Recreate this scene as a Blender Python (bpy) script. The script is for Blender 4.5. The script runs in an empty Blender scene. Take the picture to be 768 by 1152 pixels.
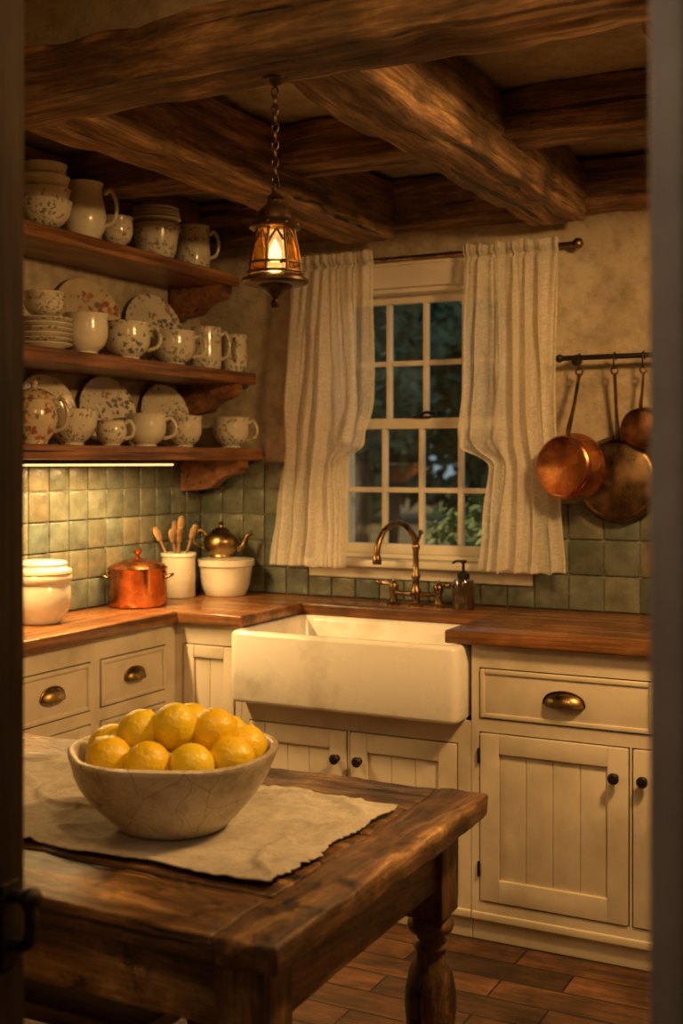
import bpy, bmesh, math, random
from mathutils import Vector, Matrix, noise
random.seed(7)
R_=random.Random(11)
PI=math.pi
# ---------------------------------------------------------------- materials
def newmat(name):
    m=bpy.data.materials.new(name); m.use_nodes=True
    nt=m.node_tree; b=nt.nodes["Principled BSDF"]
    return m,nt,b
def N(nt,t,**kw):
    n=nt.nodes.new(t)
    for k,v in kw.items(): setattr(n,k,v)
    return n
def vec(nt,scale=(1,1,1),rot=(0,0,0)):
    tc=N(nt,'ShaderNodeTexCoord'); mp=N(nt,'ShaderNodeMapping')
    mp.inputs['Scale'].default_value=scale; mp.inputs['Rotation'].default_value=rot
    nt.links.new(tc.outputs['Object'],mp.inputs['Vector']); return mp.outputs[0]
def noi(nt,v,scale,detail=5,rough=.6,dist=0):
    n=N(nt,'ShaderNodeTexNoise'); n.inputs['Scale'].default_value=scale
    n.inputs['Detail'].default_value=detail; n.inputs['Roughness'].default_value=rough
    n.inputs['Distortion'].default_value=dist
    nt.links.new(v,n.inputs['Vector']); return n.outputs['Fac']
def ramp(nt,fac,stops,interp='LINEAR'):
    r=N(nt,'ShaderNodeValToRGB'); cr=r.color_ramp; cr.interpolation=interp
    while len(cr.elements)<len(stops): cr.elements.new(.5)
    for e,(p,c) in zip(cr.elements,stops):
        e.position=p; e.color=(c[0],c[1],c[2],1) if hasattr(c,'__len__') else (c,c,c,1)
    nt.links.new(fac,r.inputs[0]); return r.outputs[0]
def mix(nt,fac,a,b,mode='MIX'):
    n=N(nt,'ShaderNodeMix',data_type='RGBA',blend_type=mode)
    for s,i in ((fac,0),(a,6),(b,7)):
        if isinstance(s,bpy.types.NodeSocket): nt.links.new(s,n.inputs[i])
        elif i==0: n.inputs[0].default_value=s
        else: n.inputs[i].default_value=(*s,1)
    return n.outputs[2]
def bump(nt,b,h,strength=.3,dist=.01):
    n=N(nt,'ShaderNodeBump'); n.inputs['Strength'].default_value=strength; n.inputs['Distance'].default_value=dist
    nt.links.new(h,n.inputs['Height']); nt.links.new(n.outputs[0],b.inputs['Normal'])
def varmat(name,c1,c2,scale=8,rough=.5,metal=0,bs=.15,bd=.004,bscale=None,detail=6,r2=None,pos=(.35,.65),coat=0):
    m,nt,b=newmat(name); v=vec(nt)
    f=noi(nt,v,scale,detail)
    nt.links.new(ramp(nt,f,[(pos[0],c1),(pos[1],c2)]),b.inputs['Base Color'])
    if r2 is not None: nt.links.new(ramp(nt,noi(nt,v,scale*1.7,4),[(.35,rough),(.65,r2)]),b.inputs['Roughness'])
    else: b.inputs['Roughness'].default_value=rough
    b.inputs['Metallic'].default_value=metal
    b.inputs['Coat Weight'].default_value=coat; b.inputs['Coat Roughness'].default_value=.12
    if bs: bump(nt,b,noi(nt,v,bscale or scale*3,5),bs,bd)
    return m
def wood(name,cols,axis,across=16,along=1.1,rough=.5,r2=None,bs=.4,bd=.004,blotch=(.55,1.15),crack=True,wear=0,spec=.5):
    m,nt,b=newmat(name)
    def sc(k,l): s=[across*k]*3; s[axis]=along*l; return vec(nt,tuple(s))
    v0=vec(nt)
    f=noi(nt,sc(1,1),1.6,10,.68,.7)
    fine=noi(nt,sc(5,1.6),1.5,6,.7,.3)
    c=ramp(nt,f,[(.3,cols[0]),(.5,cols[1]),(.72,cols[2])])
    c=mix(nt,1,c,ramp(nt,fine,[(.32,.5),(.6,1.2)]),'MULTIPLY')
    bl=ramp(nt,noi(nt,v0,3.4,6,.65),[(.32,blotch[0]),(.68,blotch[1])])
    c=mix(nt,1,c,bl,'MULTIPLY')
    h=mix(nt,.4,f,fine)
    if crack:
        g=noi(nt,sc(2.4,.5),1.3,4,.55,.5)
        ck=ramp(nt,g,[(.33,.10),(.375,1)])
        c=mix(nt,1,c,ck,'MULTIPLY'); h=mix(nt,.6,h,mix(nt,1,h,ck,'MULTIPLY'))
    if wear:
        wn=noi(nt,v0,11,9,.72,.3)
        c=mix(nt,1,c,ramp(nt,wn,[(.38,.16),(.47,.95),(.58,1.0),(.68,1.9)]),'MULTIPLY')
        h=mix(nt,.5,h,wn)
    nt.links.new(c,b.inputs['Base Color'])
    b.inputs['Specular IOR Level'].default_value=spec
    if r2: nt.links.new(ramp(nt,f,[(.35,r2),(.65,rough)]),b.inputs['Roughness'])
    else: b.inputs['Roughness'].default_value=rough
    bump(nt,b,h,bs,bd)
    return m
BW=[(.045,.022,.010),(.24,.125,.052),(.64,.38,.17)]
beamX=wood('beam_wood_x',BW,0,13,1.6,.66,None,1,.02,(.34,1.35))
beamY=wood('beam_wood_y',BW,1,13,1.6,.66,None,1,.02,(.34,1.35))
shelfW=wood('shelf_wood',[(.08,.03,.013),(.26,.11,.045),(.42,.21,.09)],1,14,1,.38,None,.3,.004)
CW=[(.085,.034,.012),(.25,.10,.033),(.47,.22,.078)]
ctrX=wood('counter_wood_x',CW,0,12,.9,.17,.36,.3,.002,(.32,1.15),False)
ctrY=wood('counter_wood_y',CW,1,12,.9,.17,.36,.3,.002,(.32,1.15),False)
TW=[(.026,.012,.005),(.17,.082,.031),(.60,.36,.15)]
tabX=wood('table_wood_x',TW,0,9,1.5,.22,.48,1,.012,(.25,1.3),True,1)
tabY=wood('table_wood_y',TW,1,9,1.5,.22,.48,1,.012,(.25,1.3),True,1)
tabZ=wood('table_wood_z',TW,2,9,1.5,.38,.6,.8,.008,(.4,1.2),True,1)
spoonW=wood('utensil_wood',[(.28,.15,.06),(.42,.25,.11),(.55,.36,.18)],2,30,4,.55,None,.1,.001,crack=False)
stoolW=wood('stool_wood',[(.05,.022,.01),(.12,.055,.022),(.24,.12,.05)],0,12,1.5,.45)
def plas(name,c1,c2,c3):
    m,nt,b=newmat(name); v=vec(nt)
    f=noi(nt,v,2.6,9,.62); c=ramp(nt,f,[(.32,c1),(.5,c2),(.68,c3)])
    g=noi(nt,v,14,8,.7); c=mix(nt,1,c,ramp(nt,g,[(.34,.70),(.55,1.04)]),'MULTIPLY')
    nt.links.new(c,b.inputs['Base Color']); b.inputs['Roughness'].default_value=.93
    bump(nt,b,mix(nt,.5,noi(nt,v,6,8,.65),g),1,.025); return m
plaster=plas('wall_plaster',(.28,.215,.14),(.43,.35,.24),(.53,.45,.325))
ceilP=plas('ceiling_plaster',(.32,.255,.17),(.46,.385,.28),(.56,.485,.36))
paint=varmat('cabinet_paint',(.48,.41,.305),(.68,.60,.47),4,.38,0,.12,.003,30,9,.55,(.3,.55))
paintd=varmat('cabinet_gap',(.05,.04,.03),(.08,.06,.045),9,.8)
trimP=varmat('window_paint',(.60,.55,.45),(.70,.65,.54),8,.45,0,.08,.002,30)
doorP=varmat('door_casing_paint',(.34,.28,.23),(.48,.41,.34),5,.7,0,.3,.004,14)
doorW=wood('door_jamb_wood',[(.012,.007,.004),(.030,.017,.009),(.06,.034,.017)],2,12,1,.8,None,.4,.004,(.55,1.15),True,0,.15)
sinkM=varmat('sink_fireclay',(.54,.48,.39),(.85,.81,.73),4.5,.12,0,.08,.003,12,10,.34,(.28,.50))
cream=varmat('cream_glaze',(.52,.46,.35),(.74,.68,.56),7,.2,0,.05,.002,25,7,.32,coat=.4)
copper=varmat('copper',(.36,.11,.04),(.88,.38,.16),9,.15,1,.10,.002,40,8,.34)
coppd=varmat('copper_aged',(.07,.035,.018),(.40,.20,.085),9,.26,1,.12,.002,30,8,.45)
brassd=varmat('brass_aged',(.10,.065,.03),(.40,.27,.12),14,.26,1,.08,.002,40,6,.42)
bronze=varmat('bronze',(.11,.07,.037),(.32,.21,.105),18,.24,1,.05,.001,50,5,.4)
bronzeP=varmat('pan_bronze_patina',(.05,.032,.018),(.34,.21,.10),11,.24,1,.12,.002,30,8,.46)
iron=varmat('iron',(.02,.017,.014),(.05,.04,.03),20,.5,.8,.1,.002,50)
lanM=varmat('lantern_metal',(.03,.018,.010),(.12,.065,.03),25,.40,.85,.15,.002,60)
grout=varmat('grout',(.15,.145,.11),(.21,.20,.15),20,.9,0,.3,.002)
bottleM=varmat('amber_bottle_glass',(.03,.018,.01),(.06,.035,.018),10,.08,0,0,coat=.6)
def linenmat(name,c1,c2,transl=.0,scale=420,alpha=0,wc=(.86,1.05),crink=0):
    m,nt,b=newmat(name); v=vec(nt)
    f=noi(nt,v,6,5)
    a1=noi(nt,vec(nt,(scale*.12,scale*.12,scale)),1,2); a2=noi(nt,vec(nt,(scale,scale,scale*.12)),1,2)
    w=mix(nt,.5,a1,a2)
    c=mix(nt,1,ramp(nt,f,[(.3,c1),(.7,c2)]),ramp(nt,w,[(.38,wc[0]),(.6,wc[1])]),'MULTIPLY')
    nt.links.new(c,b.inputs['Base Color']); b.inputs['Roughness'].default_value=.95
    b.inputs['Specular IOR Level'].default_value=.1
    if crink:
        cr=noi(nt,vec(nt,(60,60,16)),1,5,.6,1.2); bump(nt,b,mix(nt,.35,cr,w),crink,.008)
    else: bump(nt,b,w,.2,.001)
    if transl:
        out=nt.nodes['Material Output']; tr=N(nt,'ShaderNodeBsdfTranslucent'); nt.links.new(c,tr.inputs[0])
        ms=N(nt,'ShaderNodeMixShader'); ms.inputs[0].default_value=transl
        nt.links.new(b.outputs[0],ms.inputs[1]); nt.links.new(tr.outputs[0],ms.inputs[2])
        tp=N(nt,'ShaderNodeBsdfTransparent'); ms2=N(nt,'ShaderNodeMixShader')
        a=ramp(nt,w,[(.42,alpha*1.25),(.58,alpha*.75)])
        nt.links.new(a,ms2.inputs[0]); nt.links.new(ms.outputs[0],ms2.inputs[1]); nt.links.new(tp.outputs[0],ms2.inputs[2])
        nt.links.new(ms2.outputs[0],out.inputs[0])
    return m
curtM=linenmat('curtain_linen',(.86,.80,.68),(.95,.90,.79),.40,420,.34,(.94,1.02),.28)
linen=linenmat('runner_linen',(.38,.34,.28),(.55,.505,.43),0,340,0,(.80,1.08),.25)
def stoneware():
    m,nt,b=newmat('bowl_stoneware'); v=vec(nt)
    f=noi(nt,v,7,10,.7)
    c=ramp(nt,f,[(.3,(.18,.13,.075)),(.43,(.44,.37,.26)),(.58,(.68,.62,.49))])
    dn=N(nt,'ShaderNodeTexNoise'); dn.inputs['Scale'].default_value=9; nt.links.new(v,dn.inputs['Vector'])
    vv=mix(nt,.14,v,dn.outputs['Color'])
    vo=N(nt,'ShaderNodeTexVoronoi',feature='DISTANCE_TO_EDGE'); vo.inputs['Scale'].default_value=13
    nt.links.new(vv,vo.inputs['Vector'])
    e=ramp(nt,vo.outputs['Distance'],[(.0,(.36,.26,.16)),(.014,(1,1,1))])
    vo2=N(nt,'ShaderNodeTexVoronoi',feature='DISTANCE_TO_EDGE'); vo2.inputs['Scale'].default_value=42
    nt.links.new(vv,vo2.inputs['Vector'])
    e2=ramp(nt,vo2.outputs['Distance'],[(.0,(.72,.64,.52)),(.03,(1,1,1))])
    c=mix(nt,1,mix(nt,1,c,e,'MULTIPLY'),e2,'MULTIPLY'); nt.links.new(c,b.inputs['Base Color'])
    b.inputs['Roughness'].default_value=.38; bump(nt,b,f,.5,.008); return m
bowlM=stoneware()
def floral(name,base1,base2,pal,sc=38,dens=.42,thr=.5):
    m,nt,b=newmat(name); v=vec(nt)
    base=ramp(nt,noi(nt,v,9,5),[(.35,base1),(.65,base2)])
    dn=N(nt,'ShaderNodeTexNoise'); dn.inputs['Scale'].default_value=sc*2; nt.links.new(v,dn.inputs['Vector'])
    vv=mix(nt,.022,v,dn.outputs['Color'])
    vo=N(nt,'ShaderNodeTexVoronoi'); vo.inputs['Scale'].default_value=sc; nt.links.new(vv,vo.inputs['Vector'])
    sep=N(nt,'ShaderNodeSeparateColor'); nt.links.new(vo.outputs['Color'],sep.inputs[0])
    st=[(i/len(pal),p) for i,p in enumerate(pal)]
    pc=ramp(nt,sep.outputs[0],st,'CONSTANT')
    d=ramp(nt,vo.outputs['Distance'],[(dens-.12,.9),(dens,0)])
    msk=ramp(nt,noi(nt,v,sc*.30,2),[(thr-.02,0),(thr+.02,1)])
    fc=mix(nt,1,d,msk,'MULTIPLY')
    nt.links.new(mix(nt,fc,base,pc),b.inputs['Base Color'])
    b.inputs['Roughness'].default_value=.2; b.inputs['Coat Weight'].default_value=.4; b.inputs['Coat Roughness'].default_value=.1
    return m
flA=floral('floral_glaze_green',(.50,.44,.33),(.66,.60,.47),[(.14,.15,.08),(.28,.20,.11),(.12,.13,.14),(.13,.14,.09)],72,.45,.49)
flB=floral('floral_glaze_blue',(.52,.46,.35),(.66,.60,.48),[(.05,.07,.14),(.32,.10,.05),(.11,.13,.06),(.07,.09,.18)],54,.50,.46)
flC=floral('floral_glaze_rust',(.44,.35,.23),(.56,.47,.33),[(.30,.07,.03),(.36,.15,.06),(.15,.13,.05),(.25,.07,.04)],42,.52,.44)
def tilemat():
    m,nt,b=newmat('sage_tile_glaze'); v=vec(nt)
    a=N(nt,'ShaderNodeAttribute'); a.attribute_name='tint'
    c=mix(nt,1,a.outputs['Color'],ramp(nt,noi(nt,v,16,8,.65),[(.3,.56),(.7,1.25)]),'MULTIPLY')
    nt.links.new(c,b.inputs['Base Color'])
    nt.links.new(ramp(nt,noi(nt,v,20,4),[(.35,.14),(.65,.36)]),b.inputs['Roughness'])
    bump(nt,b,noi(nt,v,24,4),.35,.005); return m
tileM=tilemat()
def citrus():
    m,nt,b=newmat('lemon_peel'); v=vec(nt)
    oi=N(nt,'ShaderNodeObjectInfo')
    c=mix(nt,oi.outputs['Random'],(.92,.70,.03),(.92,.60,.015))
    c=mix(nt,1,c,ramp(nt,noi(nt,v,14,6),[(.3,.74),(.7,1.05)]),'MULTIPLY')
    nt.links.new(c,b.inputs['Base Color']); b.inputs['Roughness'].default_value=.36
    bump(nt,b,noi(nt,v,120,2),.7,.003); return m
lemonM=citrus()
def floormat():
    m,nt,b=newmat('floor_planks'); v=vec(nt)
    br=N(nt,'ShaderNodeTexBrick'); br.offset=.37; br.squash=1
    for k,x in (('Scale',1),('Mortar Size',.003),('Mortar Smooth',.2),('Bias',-.1),('Brick Width',.46),('Row Height',.115)): br.inputs[k].default_value=x
    br.inputs['Color1'].default_value=(.19,.084,.036,1); br.inputs['Color2'].default_value=(.035,.018,.010,1); br.inputs['Mortar'].default_value=(.006,.004,.003,1)
    nt.links.new(v,br.inputs['Vector'])
    g=noi(nt,vec(nt,(1.8,16,1)),1.8,9,.7,.7)
    c=mix(nt,1,br.outputs['Color'],ramp(nt,g,[(.3,.3),(.7,1.6)]),'MULTIPLY')
    c=mix(nt,1,c,ramp(nt,noi(nt,v,5,8,.7),[(.35,.25),(.65,1.2)]),'MULTIPLY')
    nt.links.new(c,b.inputs['Base Color'])
    nt.links.new(ramp(nt,g,[(.35,.5),(.65,.24)]),b.inputs['Roughness'])
    h=mix(nt,1,g,ramp(nt,br.outputs['Fac'],[(0,1),(1,0)]),'MULTIPLY')
    bump(nt,b,h,.8,.008); return m
floorM=floormat()
def emis(name,col,s):
    m,nt,b=newmat(name); b.inputs['Base Color'].default_value=(*col,1)
    b.inputs['Emission Color'].default_value=(*col,1); b.inputs['Emission Strength'].default_value=s; return m
bulbM=emis('bulb_glow',(1,.60,.18),16)
stripM=emis('strip_light_diffuser',(1,.66,.26),1.5)
def thinglass(name,tint,refl=.08,transl=0):
    m,nt,b=newmat(name); out=nt.nodes['Material Output']
    t=N(nt,'ShaderNodeBsdfTransparent'); t.inputs[0].default_value=(*tint,1)
    g=N(nt,'ShaderNodeBsdfGlossy'); g.inputs['Roughness'].default_value=.04
    ms=N(nt,'ShaderNodeMixShader'); ms.inputs[0].default_value=refl
    src=t.outputs[0]
    if transl:
        tl=N(nt,'ShaderNodeBsdfTranslucent'); tl.inputs[0].default_value=(tint[0]*.8,tint[1]*.65,tint[2]*.3,1)
        m2=N(nt,'ShaderNodeMixShader'); v=vec(nt)
        nt.links.new(ramp(nt,noi(nt,v,70,4),[(.35,transl*.4),(.65,min(1,transl*1.6))]),m2.inputs[0])
        nt.links.new(src,m2.inputs[1]); nt.links.new(tl.outputs[0],m2.inputs[2]); src=m2.outputs[0]
    nt.links.new(src,ms.inputs[1]); nt.links.new(g.outputs[0],ms.inputs[2]); nt.links.new(ms.outputs[0],out.inputs[0]); return m
paneM=thinglass('window_glass',(.93,.96,.95),.04)
amberG=thinglass('amber_glass',(1,.64,.24),.05,.06)
grassM=varmat('dry_grass',(.10,.075,.025),(.30,.20,.065),1.6,.95,0,.5,.05,6)
leafM=varmat('foliage_green',(.08,.13,.03),(.22,.26,.07),4,.6,0,0)
leafD=varmat('foliage_dark',(.075,.115,.07),(.17,.22,.12),3,.8,0,0)
barkM=varmat('bark',(.04,.03,.02),(.09,.07,.05),8,.9)
# ---------------------------------------------------------------- mesh builder
class B:
    def __init__(s,name,origin=(0,0,0)):
        s.name=name; s.o=Vector(origin); s.bm=bmesh.new(); s.mats=[]; s.M=Matrix.Identity(4); s.tint=None
    def mi(s,m):
        if m not in s.mats: s.mats.append(m)
        return s.mats.index(m)
    def v(s,p): return s.bm.verts.new(s.M@Vector(p))
    def f(s,vs,mi):
        try: fa=s.bm.faces.new(vs)
        except ValueError: return
        fa.material_index=mi; fa.smooth=True
        if s.tint is not None: fa[s.layer]=s.tint
        return fa
    def box(s,x0,x1,y0,y1,z0,z1,mat,r=.003,step=None,disp=0,freq=6,fn=None):
        mi=s.mi(mat); lo=Vector((min(x0,x1),min(y0,y1),min(z0,z1))); hi=Vector((max(x0,x1),max(y0,y1),max(z0,z1)))
        r=min(r,min(hi-lo)*.45); ax=[]
        for a in range(3):
            l=[lo[a]]
            if r>0: l+=[lo[a]+.35*r,lo[a]+r]
            A=lo[a]+r;C=hi[a]-r
            if step:
                st=step[a] if isinstance(step,tuple) else step
                n=max(1,int(round((C-A)/st)))
                l+=[A+(C-A)*i/n for i in range(1,n)]
            if r>0: l+=[C,C+.65*r]
            l+=[hi[a]]
            ax.append(l)
        n=[len(l)-1 for l in ax]; d={}
        def V(i,j,k):
            if (i,j,k) in d: return d[(i,j,k)]
            p=Vector((ax[0][i],ax[1][j],ax[2][k]))
            if r>0:
                q=Vector([min(max(p[a],lo[a]+r),hi[a]-r) for a in range(3)]); e=p-q
                if e.length>1e-9: p=q+e.normalized()*r
            if disp: p=p+noise.noise_vector(p*freq)*disp+noise.noise_vector(p*freq*3.7)*disp*.4
            if fn: p=fn(p)
            d[(i,j,k)]=s.v(p); return d[(i,j,k)]
        for i in range(n[0]):
            for j in range(n[1]):
                s.f([V(i,j,0),V(i,j+1,0),V(i+1,j+1,0),V(i+1,j,0)],mi)
                s.f([V(i,j,n[2]),V(i+1,j,n[2]),V(i+1,j+1,n[2]),V(i,j+1,n[2])],mi)
        for i in range(n[0]):
            for k in range(n[2]):
                s.f([V(i,0,k),V(i+1,0,k),V(i+1,0,k+1),V(i,0,k+1)],mi)
                s.f([V(i,n[1],k),V(i,n[1],k+1),V(i+1,n[1],k+1),V(i+1,n[1],k)],mi)
        for j in range(n[1]):
            for k in range(n[2]):
                s.f([V(0,j,k),V(0,j,k+1),V(0,j+1,k+1),V(0,j+1,k)],mi)
                s.f([V(n[0],j,k),V(n[0],j+1,k),V(n[0],j+1,k+1),V(n[0],j,k+1)],mi)
    def loft(s,rings,mat,closed=True,cap0=False,cap1=False):
        mi=s.mi(mat); prev=None
        for ring in rings:
            if len(ring)==1: cur=[s.v(ring[0])]
            else: cur=[s.v(p) for p in ring]
            if prev is not None:
                m=max(len(cur),len(prev)); rng=m if closed else m-1
                for i in range(rng):
                    j=(i+1)%m
                    if len(prev)==1: s.f([prev[0],cur[j],cur[i]],mi)
                    elif len(cur)==1: s.f([prev[i],prev[j],cur[0]],mi)
                    else: s.f([prev[i],prev[j],cur[j],cur[i]],mi)
            elif cap0: s.f(list(reversed(cur)),mi)
            prev=cur
        if cap1 and len(prev)>2: s.f(prev,mi)
    def lathe(s,prof,c,mat,seg=36,mtx=None,wob=0):
        mtx=mtx or Matrix.Identity(4); c=Vector(c); rings=[]
        for r,z in prof:
            if r<1e-6: rings.append([c+mtx@Vector((0,0,z))])
            else:
                ring=[]
                for i in range(seg):
                    a=2*PI*i/seg; rr=r
                    if wob: rr*=1+wob*noise.noise(Vector((math.cos(a)*1.5,math.sin(a)*1.5,z*8)))+wob*.25*noise.noise(Vector((math.cos(a)*5,math.sin(a)*5,z*30)))
                    zz=z*(1+ (wob*.8*noise.noise(Vector((math.cos(a)*1.2+5,math.sin(a)*1.2,0))) if wob else 0))
                    ring.append(c+mtx@Vector((rr*math.cos(a),rr*math.sin(a),zz)))
                rings.append(ring)
        s.loft(rings,mat)
    def tube(s,pts,rad,mat,seg=10,res=6,flat=1,closed=False):
        pts=[Vector(p) for p in pts]; n=len(pts)
        if not hasattr(rad,'__len__'): rad=[rad]*n
        P=[];Rr=[]
        if res>1 and n>2:
            for i in range(n-1 if not closed else n):
                p0=pts[i-1] if (i>0 or closed) else pts[0]*2-pts[1]; p1=pts[i]; p2=pts[(i+1)%n]
                p3=pts[(i+2)%n] if (i+2<n or closed) else p2*2-p1
                for k in range(res):
                    t=k/res
                    P.append(.5*((2*p1)+(p2-p0)*t+(2*p0-5*p1+4*p2-p3)*t*t+(3*p1-p0-3*p2+p3)*t**3))
                    Rr.append(rad[i]*(1-t)+rad[(i+1)%n]*t)
            if not closed: P.append(pts[-1]);Rr.append(rad[-1])
        else: P=pts;Rr=list(rad)
        m=len(P); rings=[]
        T=[(P[(i+1)%m if closed else min(i+1,m-1)]-P[i-1 if (closed or i>0) else 0]).normalized() for i in range(m)]
        up=Vector((0,0,1)) if abs(T[0].z)<.9 else Vector((1,0,0))
        nn=(up-T[0]*up.dot(T[0])).normalized()
        for i in range(m):
            nn=(nn-T[i]*nn.dot(T[i])).normalized(); bb=T[i].cross(nn)
            rings.append([P[i]+nn*Rr[i]*flat*math.cos(2*PI*k/seg)+bb*Rr[i]*math.sin(2*PI*k/seg) for k in range(seg)])
        if closed: rings.append(rings[0])
        s.loft(rings,mat,cap0=not closed,cap1=not closed)
    def torus(s,c,R,r,mat,mtx=None,seg=18,sx=1):
        mtx=mtx or Matrix.Identity(3)
        s.tube([Vector(c)+mtx@Vector((R*sx*math.cos(2*PI*i/seg),R*math.sin(2*PI*i/seg),0)) for i in range(seg)],r,mat,7,1,closed=True)
    def sphere(s,c,r,mat,sc=(1,1,1),seg=16,mtx=None):
        s.lathe([(r*math.sin(PI*i/(seg//2))*1.0 if 0<i<seg//2 else 0,-r*sc[2]*math.cos(PI*i/(seg//2))) for i in range(seg//2+1)],c,mat,seg,mtx)
    def done(s,angle=38,parent=None):
        bm=s.bm; bmesh.ops.recalc_face_normals(bm,faces=bm.faces)
        for v in bm.verts: v.co-=s.o
        me=bpy.data.meshes.new(s.name); bm.to_mesh(me); bm.free()
        for m in s.mats: me.materials.append(m)
        try: me.set_sharp_from_angle(angle=math.radians(angle))
        except Exception: pass
        ob=bpy.data.objects.new(s.name,me); ob.location=s.o
        bpy.context.scene.collection.objects.link(ob)
        if parent: ob.parent=parent
        return ob
def rrect(cx,cy,hx,hy,r,z,n=6):
    out=[]
    for qx,qy,a0 in ((1,1,0),(-1,1,90),(-1,-1,180),(1,-1,270)):
        for i in range(n+1):
            a=math.radians(a0+90*i/n)
            out.append((cx+qx*(hx-r)+r*math.cos(a)*1,cy+qy*(hy-r)+r*math.sin(a),z))
    return out
XL=-2.635; YB=3.94; CZ=.92; XR=.9; ZC=2.42
# ---------------------------------------------------------------- shell
b=B('floor'); b.box(XL-.1,XR+.1,-1.0,YB+.18,-.1,0,floorM,0); b.done()
b=B('ceiling'); b.box(XL-.1,XR+.1,-1.0,YB+.18,ZC,ZC+.12,ceilP,0)
b.done()
b=B('wall_left'); b.box(XL-.15,XL,1.1,YB+.18,0,ZC,plaster,0); b.done()
b=B('wall_right'); b.box(XR,XR+.15,-1.0,YB+.18,0,ZC,plaster,0); b.done()
wx0,wx1,wz0,wz1=-2.045,-1.355,1.07,2.055
b=B('wall_back')
b.box(XL,wx0,YB,YB+.18,0,ZC,plaster,0); b.box(wx1,XR,YB,YB+.18,0,ZC,plaster,0)
b.box(wx0,wx1,YB,YB+.18,0,wz0,plaster,0); b.box(wx0,wx1,YB,YB+.18,wz1,ZC,plaster,0); b.done()
dx0,dx1=-1.0,-.214
b=B('wall_front'); b.box(XL,dx0-.045,1.0,1.1,0,ZC,plaster,0); b.done()
b=B('wall_front'); b.box(dx1+.085,XR,1.0,1.1,0,ZC,plaster,0); b.done()
b=B('wall_front'); b.box(dx0-.045,dx1+.085,1.0,1.1,2.15,ZC,plaster,0); b.done()
b=B('wall_hall_left'); b.box(-1.4,-1.3,-1.0,1.0,0,ZC,plaster,0); b.done()
b=B('wall_hall_rear'); b.box(-1.3,XR,-1.0,-.9,0,ZC,plaster,0); b.done()
b=B('door_1')
b.box(dx0-.045,dx0,.985,1.115,0,2.1,doorW,.004); 
b.box(dx0-.045,dx1+.08,.985,1.115,2.1,2.15,doorW,.004)
b.box(dx1,dx1+.085,.96,1.12,0,2.1,doorP,.006)
b.box(dx1+.014,dx1+.03,.955,.97,0,2.1,doorP,.004)
b.box(dx0-.002,dx0+.006,1.07,1.10,.82,.92,iron,.002)
b.tube([(dx0+.004,1.085,.905),(dx0+.03,1.085,.90),(dx0+.036,1.085,.875),(dx0+.03,1.085,.85),(dx0+.004,1.085,.845)],.008,iron)
b.sphere((dx0+.036,1.085,.905),.013,iron)
b.done()
b=B('wall_header'); b.box(XL,XR,1.98,2.12,2.30,ZC,plaster,.004); b.done()
# ---------------------------------------------------------------- beams
def beam(x0,x1,y0,y1,z0,z1,mat,disp=.010):
    ax=0 if mat is beamX else 1
    k=Vector((26,26,26)); k[ax]=1.6
    k2=Vector((60,60,60)); k2[ax]=5
    def fn(p):
        q=Vector((p.x*k.x,p.y*k.y,p.z*k.z)); g=noise.noise(q)
        q2=Vector((p.x*k2.x,p.y*k2.y,p.z*k2.z))
        c=Vector(((x0+x1)/2 if ax else p.x,p.y if ax else (y0+y1)/2,(z0+z1)/2)); d=(p-c)
        if d.length<1e-6: return p
        hack=max(0,noise.noise(Vector((p.x*9,p.y*9,p.z*9)))-.1)*.02
        return p-d.normalized()*(max(0,g-.05)*.014+abs(noise.noise(q2))*.004+hack)
    st=[.012,.012,.012]; st[ax]=.035
    b=B('ceiling_beam'); b.box(x0,x1,y0,y1,z0,z1,mat,.010,tuple(st),disp,3.3,fn); b.done(40)
beam(XL,XR,1.95,2.14,2.195,2.315,beamX)
beam(-1.915,-1.73,2.12,3.80,2.195,2.40,beamY)
beam(-1.230,-1.045,2.12,3.80,2.195,2.40,beamY)
beam(-.50,-.33,2.12,3.80,2.20,2.40,beamY)
beam(XL+.005,-2.535,2.12,3.80,2.25,2.41,beamY,.005)
beam(XL,XR,3.02,3.18,2.280,2.415,beamX)
beam(XL,XR,3.795,YB,2.245,2.41,beamX,.006)
# ---------------------------------------------------------------- window
b=B('window_1')
gx=[-2.0,-1.852,-1.704,-1.552,-1.40]
b.box(wx0,wx0+.02,YB-.0,YB+.15,wz0,wz1,trimP,.002); b.box(wx1-.02,wx1,YB,YB+.15,wz0,wz1,trimP,.002)
b.box(wx0+.02,wx1-.02,YB,YB+.15,wz1-.02,wz1,trimP,.002); b.box(wx0+.02,wx1-.02,YB,YB+.17,wz0,wz0+.015,trimP,.002)
for a,c in ((wx0-.065,wx0+.008),(wx1-.008,wx1+.065)): b.box(a,c,YB-.022,YB,wz0-.005,wz1-.004,trimP,.004)
b.box(wx0-.08,wx1+.08,YB-.026,YB,wz1-.004,wz1+.075,trimP,.004)
b.box(wx0-.09,wx1+.09,YB-.036,YB,wz1+.075,wz1+.092,trimP,.004)
b.box(wx0-.12,wx1+.12,YB-.062,YB+.02,wz0-.03,wz0-.004,trimP,.006)
b.box(wx0-.09,wx1+.09,YB-.02,YB,wz0-.075,wz0-.03,trimP,.004)
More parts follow.
